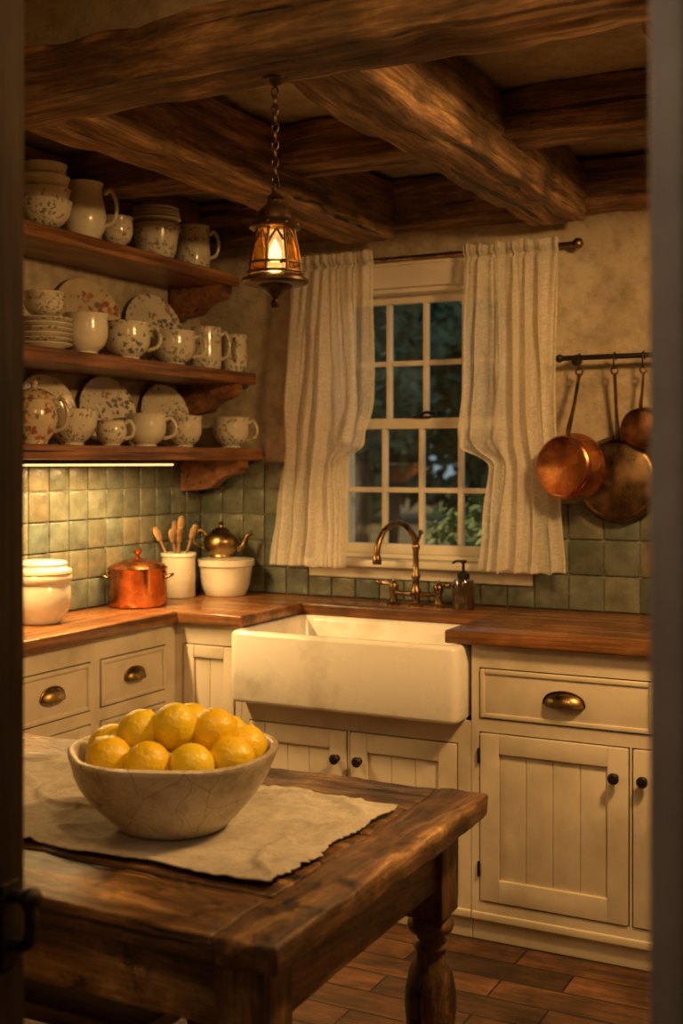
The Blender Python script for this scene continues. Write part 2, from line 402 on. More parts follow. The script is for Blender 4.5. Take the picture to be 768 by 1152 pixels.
def sash(y,z0,z1,rb,rt,zm):
    b.box(wx0+.02,gx[0],y,y+.035,z0,z1,trimP,.003); b.box(gx[4],wx1-.02,y,y+.035,z0,z1,trimP,.003)
    b.box(gx[0],gx[4],y+.0005,y+.034,z0,z0+rb,trimP,.003); b.box(gx[0],gx[4],y+.0005,y+.034,z1-rt,z1,trimP,.003)
    for g in gx[1:4]: b.box(g-.0095,g+.0095,y+.004,y+.03,z0+rb,z1-rt,trimP,.003)
    b.box(gx[0],gx[4],y+.006,y+.028,zm-.0095,zm+.0095,trimP,.003)
    b.box(gx[0],gx[4],y+.016,y+.018,z0+rb,z1-rt,paneM,0)
sash(YB+.035,wz0+.015,1.58,.035,.038,1.318)
sash(YB+.075,1.545,wz1-.02,.035,.03,1.785)
b.box(-1.73,-1.66,YB+.02,YB+.05,1.58,1.588,iron,.003); b.tube([(-1.70,YB+.03,1.59),(-1.68,YB+.028,1.60),(-1.64,YB+.03,1.594)],.006,iron)
b.done()
# ---------------------------------------------------------------- tiles
def tiles(name,segs):
    b=B(name); lay=b.bm.faces.layers.float_color.new('tint'); b.layer=lay
    def one(u0,u1,z0,z1,side):
        k=R_.random(); g=R_.uniform(.72,1.10)
        c=Vector((.175,.17,.115))*(1-k)+Vector((.115,.140,.118))*k
        if R_.random()<.06: c=Vector((.20,.18,.12))
        c=c*g; b.tint=(c[0],c[1],c[2],1)
        o=.002
        if side=='L': b.box(XL+.002,XL+.013+R_.uniform(0,.0015),u0+o,u1-o,z0+o,z1-o,tileM,.004)
        else: b.box(u0+o,u1-o,YB-.013-R_.uniform(0,.0015),YB-.002,z0+o,z1-o,tileM,.004)
    for side,a0,a1,z0,z1,ts in segs:
        b.tint=(.2,.2,.15,1)
        if side=='L': b.box(XL,XL+.006,a0,a1,z0,z1,grout,0)
        else: b.box(a0,a1,YB-.006,YB,z0,z1,grout,0)
        nz=max(1,round((z1-z0)/ts)); na=max(1,round((a1-a0)/ts)); tz=(z1-z0)/nz; ta=(a1-a0)/na
        for i in range(na):
            for j in range(nz): one(a0+i*ta,a0+(i+1)*ta,z0+j*tz,z0+(j+1)*tz,side)
    b.done()
tiles('wall_tiles_left',[('L',2.25,YB-.015,CZ,1.425,.10)])
tiles('wall_tiles_back',[('B',XL+.015,-2.14,CZ,1.42,.10),('B',-2.14,-1.26,CZ,.993,.1),('B',-1.26,XR-.002,CZ,1.28,.118)])
# ---------------------------------------------------------------- cabinets
FY=3.33; FX=-2.33
def mkmap(kind):
    if kind=='Y': return lambda a0,a1,n0,n1,z0,z1:(a0,a1,FY-n1,FY-n0,z0,z1)
    return lambda a0,a1,n0,n1,z0,z1:(FX+n0,FX+n1,a0,a1,z0,z1)
def cabinet(b,kind,a0,a1,ztop,ops,zb=.075):
    mp=mkmap(kind)
    def bx(A0,A1,n0,n1,z0,z1,m,r=.002): b.box(*mp(A0,A1,n0,n1,z0,z1),m,r)
    As=sorted(set([a0,a1]+[o[0] for o in ops]+[o[1] for o in ops])); Zs=sorted(set([zb,ztop]+[o[2] for o in ops]+[o[3] for o in ops]))
    for i in range(len(As)-1):
        for j in range(len(Zs)-1):
            ca=(As[i]+As[i+1])/2; cz=(Zs[j]+Zs[j+1])/2
            if not any(o[0]<ca<o[1] and o[2]<cz<o[3] for o in ops): bx(As[i],As[i+1],-.02,0,Zs[j],Zs[j+1],paint,0)
    bx(a0,a1,-.03,-.0205,zb,ztop,paintd,0)
    bx(a0,a1,-.05,-.012,0,zb-.001,paint,.002)
    bx(a0,a1,-.011,.005,zb-.012,zb+.012,paint,.004)
    g=.0042
    for o in ops:
        A0,A1,z0,z1=o[0]+g,o[1]-g,o[2]+g,o[3]-g
        def frame(f,fb,n0,n1,r):
            bx(A0,A0+f,n0,n1,z0,z1,paint,r); bx(A1-f,A1,n0,n1,z0,z1,paint,r)
            bx(A0+f,A1-f,n0,n1-.0003,z0,z0+fb,paint,r); bx(A0+f,A1-f,n0,n1-.0003,z1-f,z1,paint,r)
        if o[4]=='drawer':
            bx(A0+.003,A1-.003,-.016,.001,z0+.003,z1-.003,paint,.002)
            frame(.014,.014,-.012,.006,.003)
        else:
            f=.058 if o[1]-o[0]>.25 else .04
            frame(f,f*1.15,-.016,.005,.0025)
            W=A1-A0-2*f; n=max(2,round(W/.075)); w=W/n
            for i in range(n): bx(A0+f+i*w+.0004,A0+f+(i+1)*w-.0004,-.015,-.005,z0+f*1.1,z1-f*.95,paint,.0035)
            if len(o)>5 and o[5]=='hinge':
                for zz in (z0+.07,z1-.09): bx(o[0]-.004,o[0]+.004,-.005,.009,zz,zz+.045,iron,.002)
def knob(b,kind,a,z):
    m=Matrix.Rotation(PI/2,4,'X') if kind=='Y' else Matrix.Rotation(PI/2,4,'Y')
    c=(a,FY-.004,z) if kind=='Y' else (FX+.004,a,z)
    b.lathe([(0,0),(.011,0),(.010,.003),(.006,.007),(.007,.013),(.015,.019),(.0165,.025),(.012,.031),(0,.033)],c,iron,20,m)
def cup_pull(b,kind,a,z,w=.052,h=.032,dep=.026):
    def P(x,n,zz): return (a+x,FY-.001-n,z+zz) if kind=='Y' else (FX+.001+n,a+x,z+zz)
    rings=[]
    for k in range(9):
        ph=PI/2*k/8
        rings.append([P(w*math.cos(PI*i/20),dep*math.sin(PI*i/20)*math.sin(ph)+.001,h*(math.sin(PI*i/20)**.8)*math.cos(ph)-.006) for i in range(21)])
    b.loft(rings,brassd,closed=False)
    b.tube([P((w+.003)*math.cos(PI*i/20),.002,(h+.003)*(math.sin(PI*i/20)**.8)-.006) for i in range(21)],.003,brassd,6,1)
    b.tube([P(w*math.cos(PI*i/20),dep*math.sin(PI*i/20),-.007) for i in range(21)],.0022,brassd,6,1)
b=B('kitchen_cabinet')
cabinet(b,'Y',-1.262,.895,.88,[(-1.238,-.72,.66,.812,'drawer'),(-1.238,-.792,.118,.622,'door','hinge'),(-.786,-.34,.118,.622,'door'),
   (-.69,-.17,.66,.812,'drawer'),(-.31,.13,.118,.622,'door'),(.16,.60,.118,.622,'door'),(-.12,.4,.66,.812,'drawer')])
knob(b,'Y',-.832,.535); knob(b,'Y',-.752,.535); cup_pull(b,'Y',-.98,.728,.058,.036,.03); cup_pull(b,'Y',-.43,.728,.058,.036,.03); cup_pull(b,'Y',.14,.728,.058,.036,.03)
b.box(-1.262,.895,3.362,YB-.002,.06,.878,paintd,0)
b.done()
b=B('sink_cabinet')
cabinet(b,'Y',-2.063,-1.264,.648,[(-2.035,-1.674,.118,.58,'door','hinge'),(-1.668,-1.305,.118,.58,'door')])
knob(b,'Y',-1.71,.49); knob(b,'Y',-1.632,.49)
b.done()
b=B('corner_cabinet')
cabinet(b,'Y',-2.33,-2.065,.88,[(-2.295,-2.088,.118,.812,'door')])
cabinet(b,'X',2.25,3.33,.88,[(2.93,3.276,.66,.812,'drawer'),(2.53,2.887,.66,.812,'drawer'),(2.93,3.276,.43,.622,'drawer'),(2.93,3.276,.118,.40,'drawer'),(2.53,2.887,.118,.622,'door'),(2.28,2.50,.118,.812,'door')])
cup_pull(b,'X',3.105,.733,.05,.034,.026); cup_pull(b,'X',2.71,.733,.05,.034,.026); cup_pull(b,'X',3.105,.52,.05,.034,.026)
b.box(XL+.002,FX-.032,2.25,YB-.002,.06,.878,paintd,0)
b.done()
# ---------------------------------------------------------------- countertop
b=B('wooden_countertop')
rz=.007
b.box(-1.338,.895,3.30,YB-.014,.88,CZ,ctrX,rz,.12)
b.box(XL+.014,-2.046,3.302,YB-.014,.88,CZ,ctrX,rz,.12)
b.box(-2.052,-1.332,3.705,YB-.014,.88,CZ-.0002,ctrX,rz,.12)
b.box(XL+.014,-2.30,2.25,3.31,.88,CZ-.0002,ctrY,rz,.12)
b.done()
# ---------------------------------------------------------------- sink
zb,zt=.649,.879
cx,hx=-1.6695,.3925; y0,y1=3.245,3.725; cy=(y0+y1)/2; hy=(y1-y0)/2
b=B('farmhouse_sink',(cx,cy,zb))
R=[rrect(cx,cy,hx-.014,hy-.014,.02,zb),rrect(cx,cy,hx-.004,hy-.004,.026,zb+.004),rrect(cx,cy,hx,hy,.03,zb+.014),rrect(cx,cy,hx,hy,.03,zb+.11),rrect(cx,cy,hx,hy,.03,zt-.014),rrect(cx,cy,hx-.004,hy-.004,.03,zt-.004),rrect(cx,cy,hx-.013,hy-.013,.03,zt),
 rrect(cx,cy,hx-.026,hy-.026,.035,zt),rrect(cx,cy,hx-.033,hy-.033,.035,zt-.005),rrect(cx,cy,hx-.037,hy-.037,.04,zt-.015),rrect(cx,cy,hx-.045,hy-.045,.045,zt-.15),rrect(cx,cy,hx-.06,hy-.06,.05,zt-.185),rrect(cx,cy,hx-.09,hy-.09,.05,zt-.192),rrect(cx,cy,.03,.03,.028,zt-.195)]
b.loft(R,sinkM,cap0=True,cap1=True)
b.lathe([(.0,.004),(.02,.004),(.032,.003),(.036,0)],(cx,cy,zt-.195),bronze,20)
b.done(50)
# ---------------------------------------------------------------- faucet
fx,fy=-1.646,3.80
b=B('bridge_faucet',(fx,fy,CZ))
for s_ in (-1,1):
    x=fx+s_*.085
    b.lathe([(0,0),(.024,0),(.024,.006),(.015,.012),(.012,.03),(.013,.05),(.017,.056),(.017,.072),(.011,.08),(0,.082)],(x,fy,CZ),bronze,20)
    d=Vector((s_*.9,-.5,.15)).normalized()
    p=Vector((x,fy,CZ+.072)); b.tube([p,p+d*.02,p+d*.04,p+d*.05],[.006,.005,.0065,.009],bronze,8)
    b.sphere(p+d*.052,.0105,bronze); b.sphere((x,fy,CZ+.084),.008,bronze)
b.tube([(fx-.085,fy,CZ+.045),(fx-.03,fy,CZ+.042),(fx,fy,CZ+.045),(fx+.03,fy,CZ+.042),(fx+.085,fy,CZ+.045)],[.0085,.0085,.014,.0085,.0085],bronze,12,4)
b.lathe([(0,0),(.026,0),(.026,.005),(.016,.012),(.014,.03),(.02,.04),(.02,.055),(.013,.065),(.0115,.09),(.0155,.1),(.0155,.108),(.011,.115),(.010,.19),(.014,.2),(.014,.21),(.0105,.216),(0,.218)],(fx,fy,CZ),bronze,24)
q=Vector((-.055,-.20,0))
b.tube([Vector((fx,fy,CZ+.20)),Vector((fx,fy,CZ+.245))+q*.06,Vector((fx,fy,CZ+.285))+q*.3,Vector((fx,fy,CZ+.292))+q*.55,Vector((fx,fy,CZ+.268))+q*.82,Vector((fx,fy,CZ+.22))+q*.98,Vector((fx,fy,CZ+.175))+q],[.011,.011,.0105,.010,.010,.0105,.0115],bronze,14,8)
b.lathe([(0,0),(.015,0),(.016,.01),(.014,.022),(.0125,.028)],Vector((fx,fy,CZ+.158))+q,bronze,18)
b.tube([(fx+.0,fy,CZ+.21),(fx+.012,fy-.002,CZ+.235),(fx+.02,fy-.004,CZ+.255)],[.006,.0045,.006],bronze,8); b.sphere((fx+.02,fy-.004,CZ+.258),.009,bronze)
b.done()
sx,sy=-1.470,3.80
b=B('soap_bottle',(sx,sy,CZ))
b.lathe([(0,0),(.036,0),(.039,.005),(.039,.085),(.034,.098),(.02,.105),(.018,.112)],(sx,sy,CZ),bottleM,28)
b.lathe([(.0195,.103),(.021,.105),(.021,.122),(.016,.126),(.006,.128),(.005,.155),(.011,.157),(.011,.166),(0,.168)],(sx,sy,CZ),iron,20)
b.tube([(sx,sy,CZ+.161),(sx-.02,sy-.01,CZ+.163),(sx-.034,sy-.017,CZ+.156)],.0045,iron,8)
b.done()
# ---------------------------------------------------------------- crockery
PROF={'bowl':[(.42,0),(.45,.03),(.44,.07),(.72,.25),(.92,.55),(.99,.85),(1.02,.97),(1.03,1)],
'cup':[(.5,0),(.54,.02),(.52,.07),(.82,.22),(.97,.45),(.98,.7),(.94,.88),(1.0,1)],
'mug':[(.82,0),(.9,.015),(.95,.08),(1,.3),(.97,.6),(.93,.85),(.97,1)],
'jug':[(.66,0),(.72,.02),(.74,.05),(.93,.2),(1,.4),(.93,.62),(.82,.8),(.83,.93),(.9,1)],
'pot':[(.55,0),(.6,.02),(.58,.06),(.9,.25),(1.0,.5),(.93,.78),(.82,.86),(.9,.9)],
'tub':[(.7,0),(.74,.03),(.86,.3),(.94,.7),(.96,.82),(1.03,.84),(1.03,1)],
'crock':[(.62,0),(.68,.02),(.70,.06),(.93,.28),(1.0,.5),(.96,.72),(.90,.8),(1.0,.84),(1.02,.93),(.97,1)]}
def vessel_part(b,c,kind,r,h,mat,handles=(),spout=None,lid=False,seg=36):
    p=PROF[kind]; prof=[(0,0)]+[(r*a,h*z) for a,z in p]
    t=min(.006,r*.08)
    prof+=[(prof[-1][0]-t*.5,h*p[-1][1]+.0015)]
    inner=[(max(r*a-t,.002),max(h*z,t*1.5)) for a,z in reversed(p)]
    prof+=inner+[(0,t*1.5)]
    b.lathe(prof,c,mat,seg)
    c=Vector(c)
    for a in handles:
        d=Vector((math.cos(a),math.sin(a),0)); rr=r*.93
        w=r*.52
        b.tube([c+d*(rr*.98)+Vector((0,0,h*.82)),c+d*(rr+w*.55)+Vector((0,0,h*.88)),c+d*(rr+w)+Vector((0,0,h*.62)),c+d*(rr+w*.75)+Vector((0,0,h*.35)),c+d*(rr*.96)+Vector((0,0,h*.25))],[.0075,.0065,.0065,.006,.007],mat,8,5)
    if spout is not None:
        d=Vector((math.cos(spout),math.sin(spout),0))
        b.tube([c+d*r*.6+Vector((0,0,h*.8)),c+d*r*.95+Vector((0,0,h*.95)),c+d*r*1.15+Vector((0,0,h*1.03))],[r*.3,r*.2,r*.1],mat,10,4)
    if lid:
        z=h*p[-1][1]; q=r*p[-1][0]
        b.lathe([(q*1.02,z),(q*1.03,z+.004),(q*.9,z+.012),(q*.5,z+.026),(q*.16,z+.032),(q*.12,z+.038),(q*.2,z+.046),(q*.14,z+.055),(0,z+.057)],c,mat,seg)
def plate_prof(R): return [(0,0),(R*.55,0),(R*.6,.004),(R*.97,.016),(R,.019),(R*.985,.021),(R*.62,.009),(R*.56,.006),(0,.006)]
S1,S2,S3=1.473,1.760,2.123
HR=math.radians(27)
names={'bowl':'ceramic_bowl','cup':'teacup','mug':'ceramic_mug','jug':'ceramic_pitcher','pot':'sugar_pot','tub':'ceramic_pot'}
def vessel(x,y,z,kind,r,h,mat,handles=(),name=None,**kw):
    b=B(name or names[kind],(x,y,z)); vessel_part(b,(x,y,z),kind,r,h,mat,handles,**kw); return b.done(50)
def lean_plate(y,z,R,mat,yaw=12,tilt=12,x=None):
    x0=XL+.018+2*R*math.sin(math.radians(tilt)) if x is None else x
    m=Matrix.Rotation(math.radians(-yaw),4,'Z')@Matrix.Rotation(math.radians(90-tilt),4,'Y')
    c=Vector((x0,y,z+.001))+ (m@Vector((-R,0,0)))
    b=B('dinner_plate',c); b.lathe(plate_prof(R),c,mat,44,m)
    b.torus(c+m@Vector((0,0,.0205)),R*.985,.0018,mat,m.to_3x3(),44); b.done(50)
XS=-2.455
b=B('bowl_stack',(-2.44,2.80,S3)); 
for i,(r,h) in enumerate(((.085,.085),(.08,.08),(.077,.075),(.07,.07))): vessel_part(b,(-2.44,2.80,S3+i*.042),'bowl',r,h,flA if i<2 else cream)
b.done(50)
vessel(-2.44,2.985,S3,'jug',.074,.178,cream,(HR,),spout=HR+PI)
vessel(-2.42,3.13,S3,'cup',.054,.096,flA)
b=B('bowl_stack',(-2.44,3.375,S3)); vessel_part(b,(-2.44,3.375,S3),'tub',.082,.115,flA)
for i in range(4): b.lathe(plate_prof(.088-.003*i),(-2.44,3.375,S3+.116+i*.012),cream,40)
b.done(50)
vessel(XS,3.62,S3,'mug',.066,.155,flA,(HR,))
b=B('plate_stack',(XS,2.82,S2))
for i in range(6): b.lathe(plate_prof(.086),(XS,2.82,S2+i*.0155),flA if i%2 else cream,44)
for i in range(2): vessel_part(b,(XS,2.82,S2+.10+i*.028),'bowl',.06,.05,flA)
b.done(50)
lean_plate(3.17,S2,.142,flC)
vessel(-2.43,2.985,S2,'cup',.072,.128,cream,(HR+PI,))
vessel(-2.43,3.20,S2,'cup',.078,.124,flB,(HR-.1,))
lean_plate(3.545,S2,.138,flB)
vessel(-2.43,3.465,S2,'cup',.078,.120,flA,(HR,))
vessel(-2.45,3.70,S2,'mug',.060,.158,flA,(HR,))
vessel(-2.41,3.835,S2,'mug',.05,.14,flA,(-.9,))
vessel(XS,2.775,S1,'pot',.070,.155,flC,(HR,),name='sugar_pot',lid=True)
lean_plate(2.97,S1,.116,flA)
vessel(XS,2.95,S1,'bowl',.082,.112,flA)
lean_plate(3.28,S1,.122,flB)
vessel(-2.41,3.09,S1,'pot',.05,.09,flA,(HR,HR+PI))
vessel(XS,3.335,S1,'cup',.072,.112,cream,(HR,))
lean_plate(3.62,S1,.118,flA)
vessel(-2.45,3.555,S1,'cup',.068,.112,flA)
vessel(-2.415,3.82,S1,'cup',.070,.115,flA,(HR-.2,))
def shelf(z,xf,y1,cy_):
    b=B('crockery_shelf'); b.box(XL+.001,xf,2.25,y1,z-.045,z-.001,shelfW,.006,.09,.002,7); 
    w=xf-.03-XL; pts=[(0,0),(w,0),(w,-.03),(w*.93,-.05),(w*.75,-.058),(w*.62,-.078),(w*.5,-.105),(w*.25,-.115),(0,-.118)]
    for yy in (cy_,2.35):
        b.loft([[(XL+.015+a,yy+s_*.028,z-.045+q) for a,q in pts] for s_ in (-1,1)],shelfW,cap0=True,cap1=True)
    b.done()
shelf(S3,-2.365,3.80,3.74); shelf(S2,-2.355,3.905,3.80); shelf(S1,-2.335,YB-.003,3.81)
b=B('under_shelf_light',(-2.40,2.9,1.42))
b.box(-2.425,-2.385,2.40,3.42,1.415,1.427,iron,.002); b.box(-2.421,-2.389,2.41,3.41,1.408,1.416,stripM,.003); b.done()
# ---------------------------------------------------------------- counter items
cc_=(-2.515,2.87,CZ); b=B('lidded_crock',cc_)
vessel_part(b,cc_,'crock',.097,.155,cream); 
b.lathe([(.0,.150),(.093,.152),(.099,.157),(.098,.166),(.086,.172),(.082,.177),(.084,.186),(.078,.192),(.03,.197),(0,.198)],cc_,cream,40)
b.done(50)
c=(-2.51,3.365,CZ); b=B('copper_stockpot',c)
b.lathe([(0,0),(.09,0),(.098,.005),(.101,.02),(.101,.125),(.104,.13),(.104,.135),(.099,.138),(.09,.145),(.05,.160),(.015,.166),(.007,.17),(.007,.18),(.016,.186),(.018,.194),(.01,.20),(0,.201)],c,copper,44)
for a in (HR,HR+PI):
    d=Vector((math.cos(a),math.sin(a),0)); n=Vector((-d.y,d.x,0)); cc=Vector(c)+Vector((0,0,.10))
    b.tube([cc+d*.098+n*.028,cc+d*.118+n*.024+Vector((0,0,.008)),cc+d*.122+Vector((0,0,.01)),cc+d*.118-n*.024+Vector((0,0,.008)),cc+d*.098-n*.028],.005,brassd,8)
b.done(50)
c=Vector((-2.54,3.655,CZ)); b=B('utensil_crock',c)
b.lathe([(0,0),(.058,0),(.062,.004),(.062,.15),(.066,.153),(.066,.162),(.063,.165),(.056,.163),(.056,.01),(0,.01)],c,cream,36)
for a,l,tl,k in ((PI+HR,.27,.42,0),(2.4,.28,.3,1),(4.6,.25,.25,0),(HR,.27,.32,1),(1.2,.29,.12,0),(5.4,.26,.33,2)):
    d=Vector((math.cos(a)*math.sin(tl),math.sin(a)*math.sin(tl),math.cos(tl))); p=c+Vector((-math.cos(a)*.02,-math.sin(a)*.02,.014)); 
    if k==2: b.tube([p,p+d*l*.75,p+d*l*.8,p+d*l],[.005,.005,.014,.016],spoonW,10,3,.4)
    else: b.tube([p,p+d*l*.72,p+d*l*.8,p+d*l*.9,p+d*l*.97,p+d*l],[.0055,.0065,.015,.021,.016,.004],spoonW,12,4,.45)
b.done(50)
c=Vector((-2.42,3.79,CZ)); b=B('ceramic_pot',c); vessel_part(b,c,'tub',.105,.135,cream,()); 
b.lathe([(0,.135),(.09,.135),(.092,.138),(.05,.142),(0,.143)],c,cream,36); b.done(50)
c=Vector((-2.44,3.79,CZ+.1435)); b=B('brass_teapot',c)
b.lathe([(0,0),(.045,0),(.048,.004),(.046,.01),(.062,.03),(.068,.052),(.062,.075),(.045,.09),(.038,.093),(.036,.099),(.022,.108),(.008,.112),(.006,.118),(.011,.124),(.006,.131),(0,.132)],c,brassd,36)
d=Vector((.891,.454,0)).normalized(); n=Vector((0,0,1))
b.tube([c+d*.06+n*.03,c+d*.085+n*.045,c+d*.095+n*.075,c+d*.118+n*.092],[.016,.012,.009,.007],brassd,12,5)
b.tube([c-d*.055+n*.08,c-d*.075+n*.1,c-d*.1+n*.085,c-d*.1+n*.05,c-d*.064+n*.03],.0055,brassd,8,6)
b.done(50)
# ---------------------------------------------------------------- curtains
def interp(t,pts):
    for (a,x),(c_,y) in zip(pts,pts[1:]):
        if t<=c_:
            k=(t-a)/(c_-a); k=k*k*(3-2*k); return x+(y-x)*k
    return pts[-1][1]
def curtain(outer,inn,z0,z1,inner,seed,n=6):
    # outer/inn: edge x by height; the inner pull only affects the inner part of the cloth
    b=B('linen_curtain'); NX,NZ=280,120; mi=b.mi(curtM); rows=[]
    i0=inn[0][1]
    for j in range(NZ+1):
        t=j/NZ; z=z0+(z1-z0)*t; row=[]
        a=interp(t,outer); c_=interp(t,inn)
        for i in range(NX+1):
            u=i/NX; si=u
            w=noise.noise(Vector((u*2.1+seed,t*1.1,seed)))
            w2=noise.noise(Vector((u*4+seed*2,t*2.0,seed+9)))
            ph=2*PI*n*(u+.17*w+.016*math.sin(t*4+seed))
            A=.25+.75*min(1,max(0,.5+1.8*w2))
            top=math.exp(-t/.14)
            amp=(.007+.021*min(1,.2+t*1.6))*A
            y=3.830+amp*(math.sin(ph)+.28*math.sin(2*ph+1.1+seed))
            y+=(.0045*top+.0012)*math.sin(ph*3.3+1.3*math.sin(ph))
            y+=.009*noise.noise(Vector((u*6+t*3,t*6,seed+3)))+.003*noise.noise(Vector((u*18+t*5,t*15,seed+5)))
            x=a+(i0-a)*u+(c_-i0)*(u**2.4)+(.008*math.cos(ph))*(1 if .02<u<.98 else 0)
            puff=math.exp(-((t-.575)/.06)**2)*max(0,si-.35)
            y-=.10*puff
            cre=math.exp(-((t-.60)/.06)**2)*max(0,si-.3)
            y-=.018*math.sin((z+si*.30)*75+3*w2)*cre
            zz=z+.010*noise.noise(Vector((u*9,seed,1)))*(1 if t>.95 or t<.03 else 0)
            zz-=.05*puff*si
            tie=math.exp(-((t-.68)/.028)**2)*max(0,si-.2)
            y=y*(1-.5*tie)+3.835*.5*tie
            if t<.03: y+=.003*math.sin(ph*4)
            if .025<t<.045: y=3.845+(y-3.835)*.5
            row.append(b.v((x,min(y,3.870),zz)))
        rows.append(row)
    for j in range(NZ):
        for i in range(NX): b.f([rows[j][i],rows[j][i+1],rows[j+1][i+1],rows[j+1][i]],mi)
    b.done(80)
curtain([(0,-2.165),(.3,-2.17),(.6,-2.19),(.85,-2.225),(1,-2.25)],[(0,-1.83),(.45,-1.828),(.58,-1.84),(.68,-1.955),(.8,-1.935),(1,-1.935)],2.175,1.04,'R',2.0)
curtain([(0,-1.150),(.5,-1.155),(.8,-1.14),(1,-1.125)],[(0,-1.483),(.5,-1.485),(.6,-1.47),(.68,-1.385),(.85,-1.41),(1,-1.425)],2.165,1.05,'L',7.0)
b=B('curtain_rod'); b.tube([(-2.26,3.882,2.148),(-1.10,3.882,2.148)],.0085,bronze,12,1)
for x in (-2.265,-1.095): b.sphere((x,3.882,2.148),.019,bronze)
for x in (-2.22,-1.125): b.box(x-.006,x+.006,3.882,YB,2.14,2.156,bronze,.002)
b.done()
# ---------------------------------------------------------------- pot rail and pans
RY=3.855; RZ=1.765
b=B('pot_rail'); b.tube([(-1.15,RY,RZ),(-.62,RY,RZ)],.009,iron,12,1)
for x in (-1.15,-.62): b.sphere((x,RY,RZ),.014,iron)
for x in (-1.115,-.66): b.tube([(x,RY,RZ),(x,YB-.004,RZ)],.007,iron,8,1); b.lathe([(0,0),(.02,0),(.018,.008),(0,.009)],(x,YB-.001,RZ),iron,16,Matrix.Rotation(PI/2,4,'X'))
b.done()
def pan(name,x,z,y,r,dep,mat,inmat,yaw,hl,lipped=False,roll=0,hw=1):
    m=Matrix.Rotation(math.radians(yaw),4,'Z')@Matrix.Rotation(math.radians(roll),4,'Y')@Matrix.Rotation(PI/2,4,'X')
    c=Vector((x,y,z)); b=B(name,c)
    b.lathe([(0,dep),(r*.84,dep),(r*.93,dep-.004),(r*.97,dep-.016),(r,.006),(r*1.04,.001),(r*1.04,-.002),(r*.98,-.001),(r*.95,.01),(r*.9,dep-.02),(r*.8,dep-.006),(0,dep-.005)],c,mat,52,m)
    top=c+m@Vector((0,r*.97,dep*.35))
    up=Vector((0,0,1)); rz=RZ-.045
    tip=Vector((x,RY-.004,rz)); 
    b.tube([c+m@Vector((0,r*.9,dep*.45+.003)),top+up*.012+ (m@Vector((0,0,.012))),top.lerp(tip,.45)+Vector((0,-.006,0)),tip-up*.012],[.016*hw,.015*hw,.010*hw,.011*hw],inmat,10,6,.5)
    b.torus(tip-up*.002,.011,.0035,inmat,Matrix.Rotation(PI/2,3,'X'))
    for dx in (-.01,.01): b.sphere(c+m@Vector((dx,r*.86,dep*.5+.004)),.005,inmat,seg=8)
    b.tube([(x,RY-.002,rz+.006),(x,RY-.014,rz+.010),(x,RY-.016,RZ),(x,RY,RZ+.0125),(x,RY+.013,RZ+.002),(x,RY+.012,RZ-.012)],.003,iron,8,5)
    b.done(50)
panH=varmat('pan_handle_metal',(.06,.04,.025),(.26,.17,.09),20,.35,.9,.1,.001,40)
pan('bronze_frying_pan',-.965,1.362,3.915,.140,.045,bronzeP,panH,0,0)
pan('copper_saucepan',-1.082,1.405,3.800,.106,.082,copper,panH,-16,0)
pan('small_copper_pan',-.872,1.53,3.862,.066,.05,coppd,panH,-8,0,hw=.8)
# ---------------------------------------------------------------- lantern
lx,ly=-1.219,2.095
b=B('pendant_lantern',(lx,ly,1.73)); 
z=1.732; c=Vector((lx,ly,z)); LS=1.08
b.M=Matrix.Translation(c)@Matrix.Scale(LS,4)@Matrix.Translation(-c)
b.lathe([(0,0),(.006,.002),(.009,.010),(.004,.018),(.012,.026),(.022,.034),(.030,.038),(.034,.044),(.058,.046),(.063,.050),(.063,.055),(.058,.058),(.050,.062),(.044,.066),(.0,.066)],c,lanM,40)
zt0,zt1=.066,.150; r0,r1=.052,.037
K=8
for i in range(K):
    a=2*PI*i/K+.2; a2=2*PI*(i+1)/K+.2
    def P(an,r,zz): return c+Vector((r*math.cos(an),r*math.sin(an),zz))
    b.tube([P(a,r0,zt0-.002),P(a,(r0*.55+r1*.45),(zt0+zt1)/2),P(a,r1,zt1)],.0028,lanM,6,3)
    rr=lambda k:(r0*(1-k)+r1*k)*.97
    b.loft([[P(a,rr(k),zt0+(zt1-zt0)*k),P(a2,rr(k),zt0+(zt1-zt0)*k)] for k in (0,.33,.66,1)],amberG,closed=False)
    am=(a+a2)/2
    b.tube([P(a,rr(.55)*1.01,zt0+(zt1-zt0)*.62),P((a+am)/2,rr(.75),zt0+(zt1-zt0)*.80),P(am,rr(.9),zt0+(zt1-zt0)*.93),P((a2+am)/2,rr(.75),zt0+(zt1-zt0)*.80),P(a2,rr(.55)*1.01,zt0+(zt1-zt0)*.62)],.0017,lanM,6,3)
for k,rr_ in ((.02,r0),(.22,r0*.79+r1*.21),(1,r1)): b.torus(c+Vector((0,0,zt0+(zt1-zt0)*k)),rr_,.0026,lanM,seg=K*3)
b.lathe([(.0,.150),(.045,.149),(.049,.152),(.046,.157),(.038,.163),(.036,.170),(.033,.180),(.024,.191),(.017,.196),(.015,.204),(.019,.208),(.012,.214),(.006,.218),(.005,.226),(0,.227)],c,lanM,36)
for i in range(K):
    a=2*PI*i/K+.2; b.sphere(P(a,.043,.157),.0045,lanM,seg=8)
b.lathe([(0,.066),(.012,.066),(.012,.085),(.010,.087),(0,.087)],c,cream,16)
b.lathe([(0,.087),(.007,.088),(.012,.098),(.011,.11),(.006,.122),(0,.132)],c,bulbM,16)
b.M=Matrix.Identity(4)
zz=z+.228*LS; k=0
b.torus((lx,ly,zz+.004),.009,.0022,lanM,Matrix.Rotation(PI/2,3,'X'))
zz+=.016
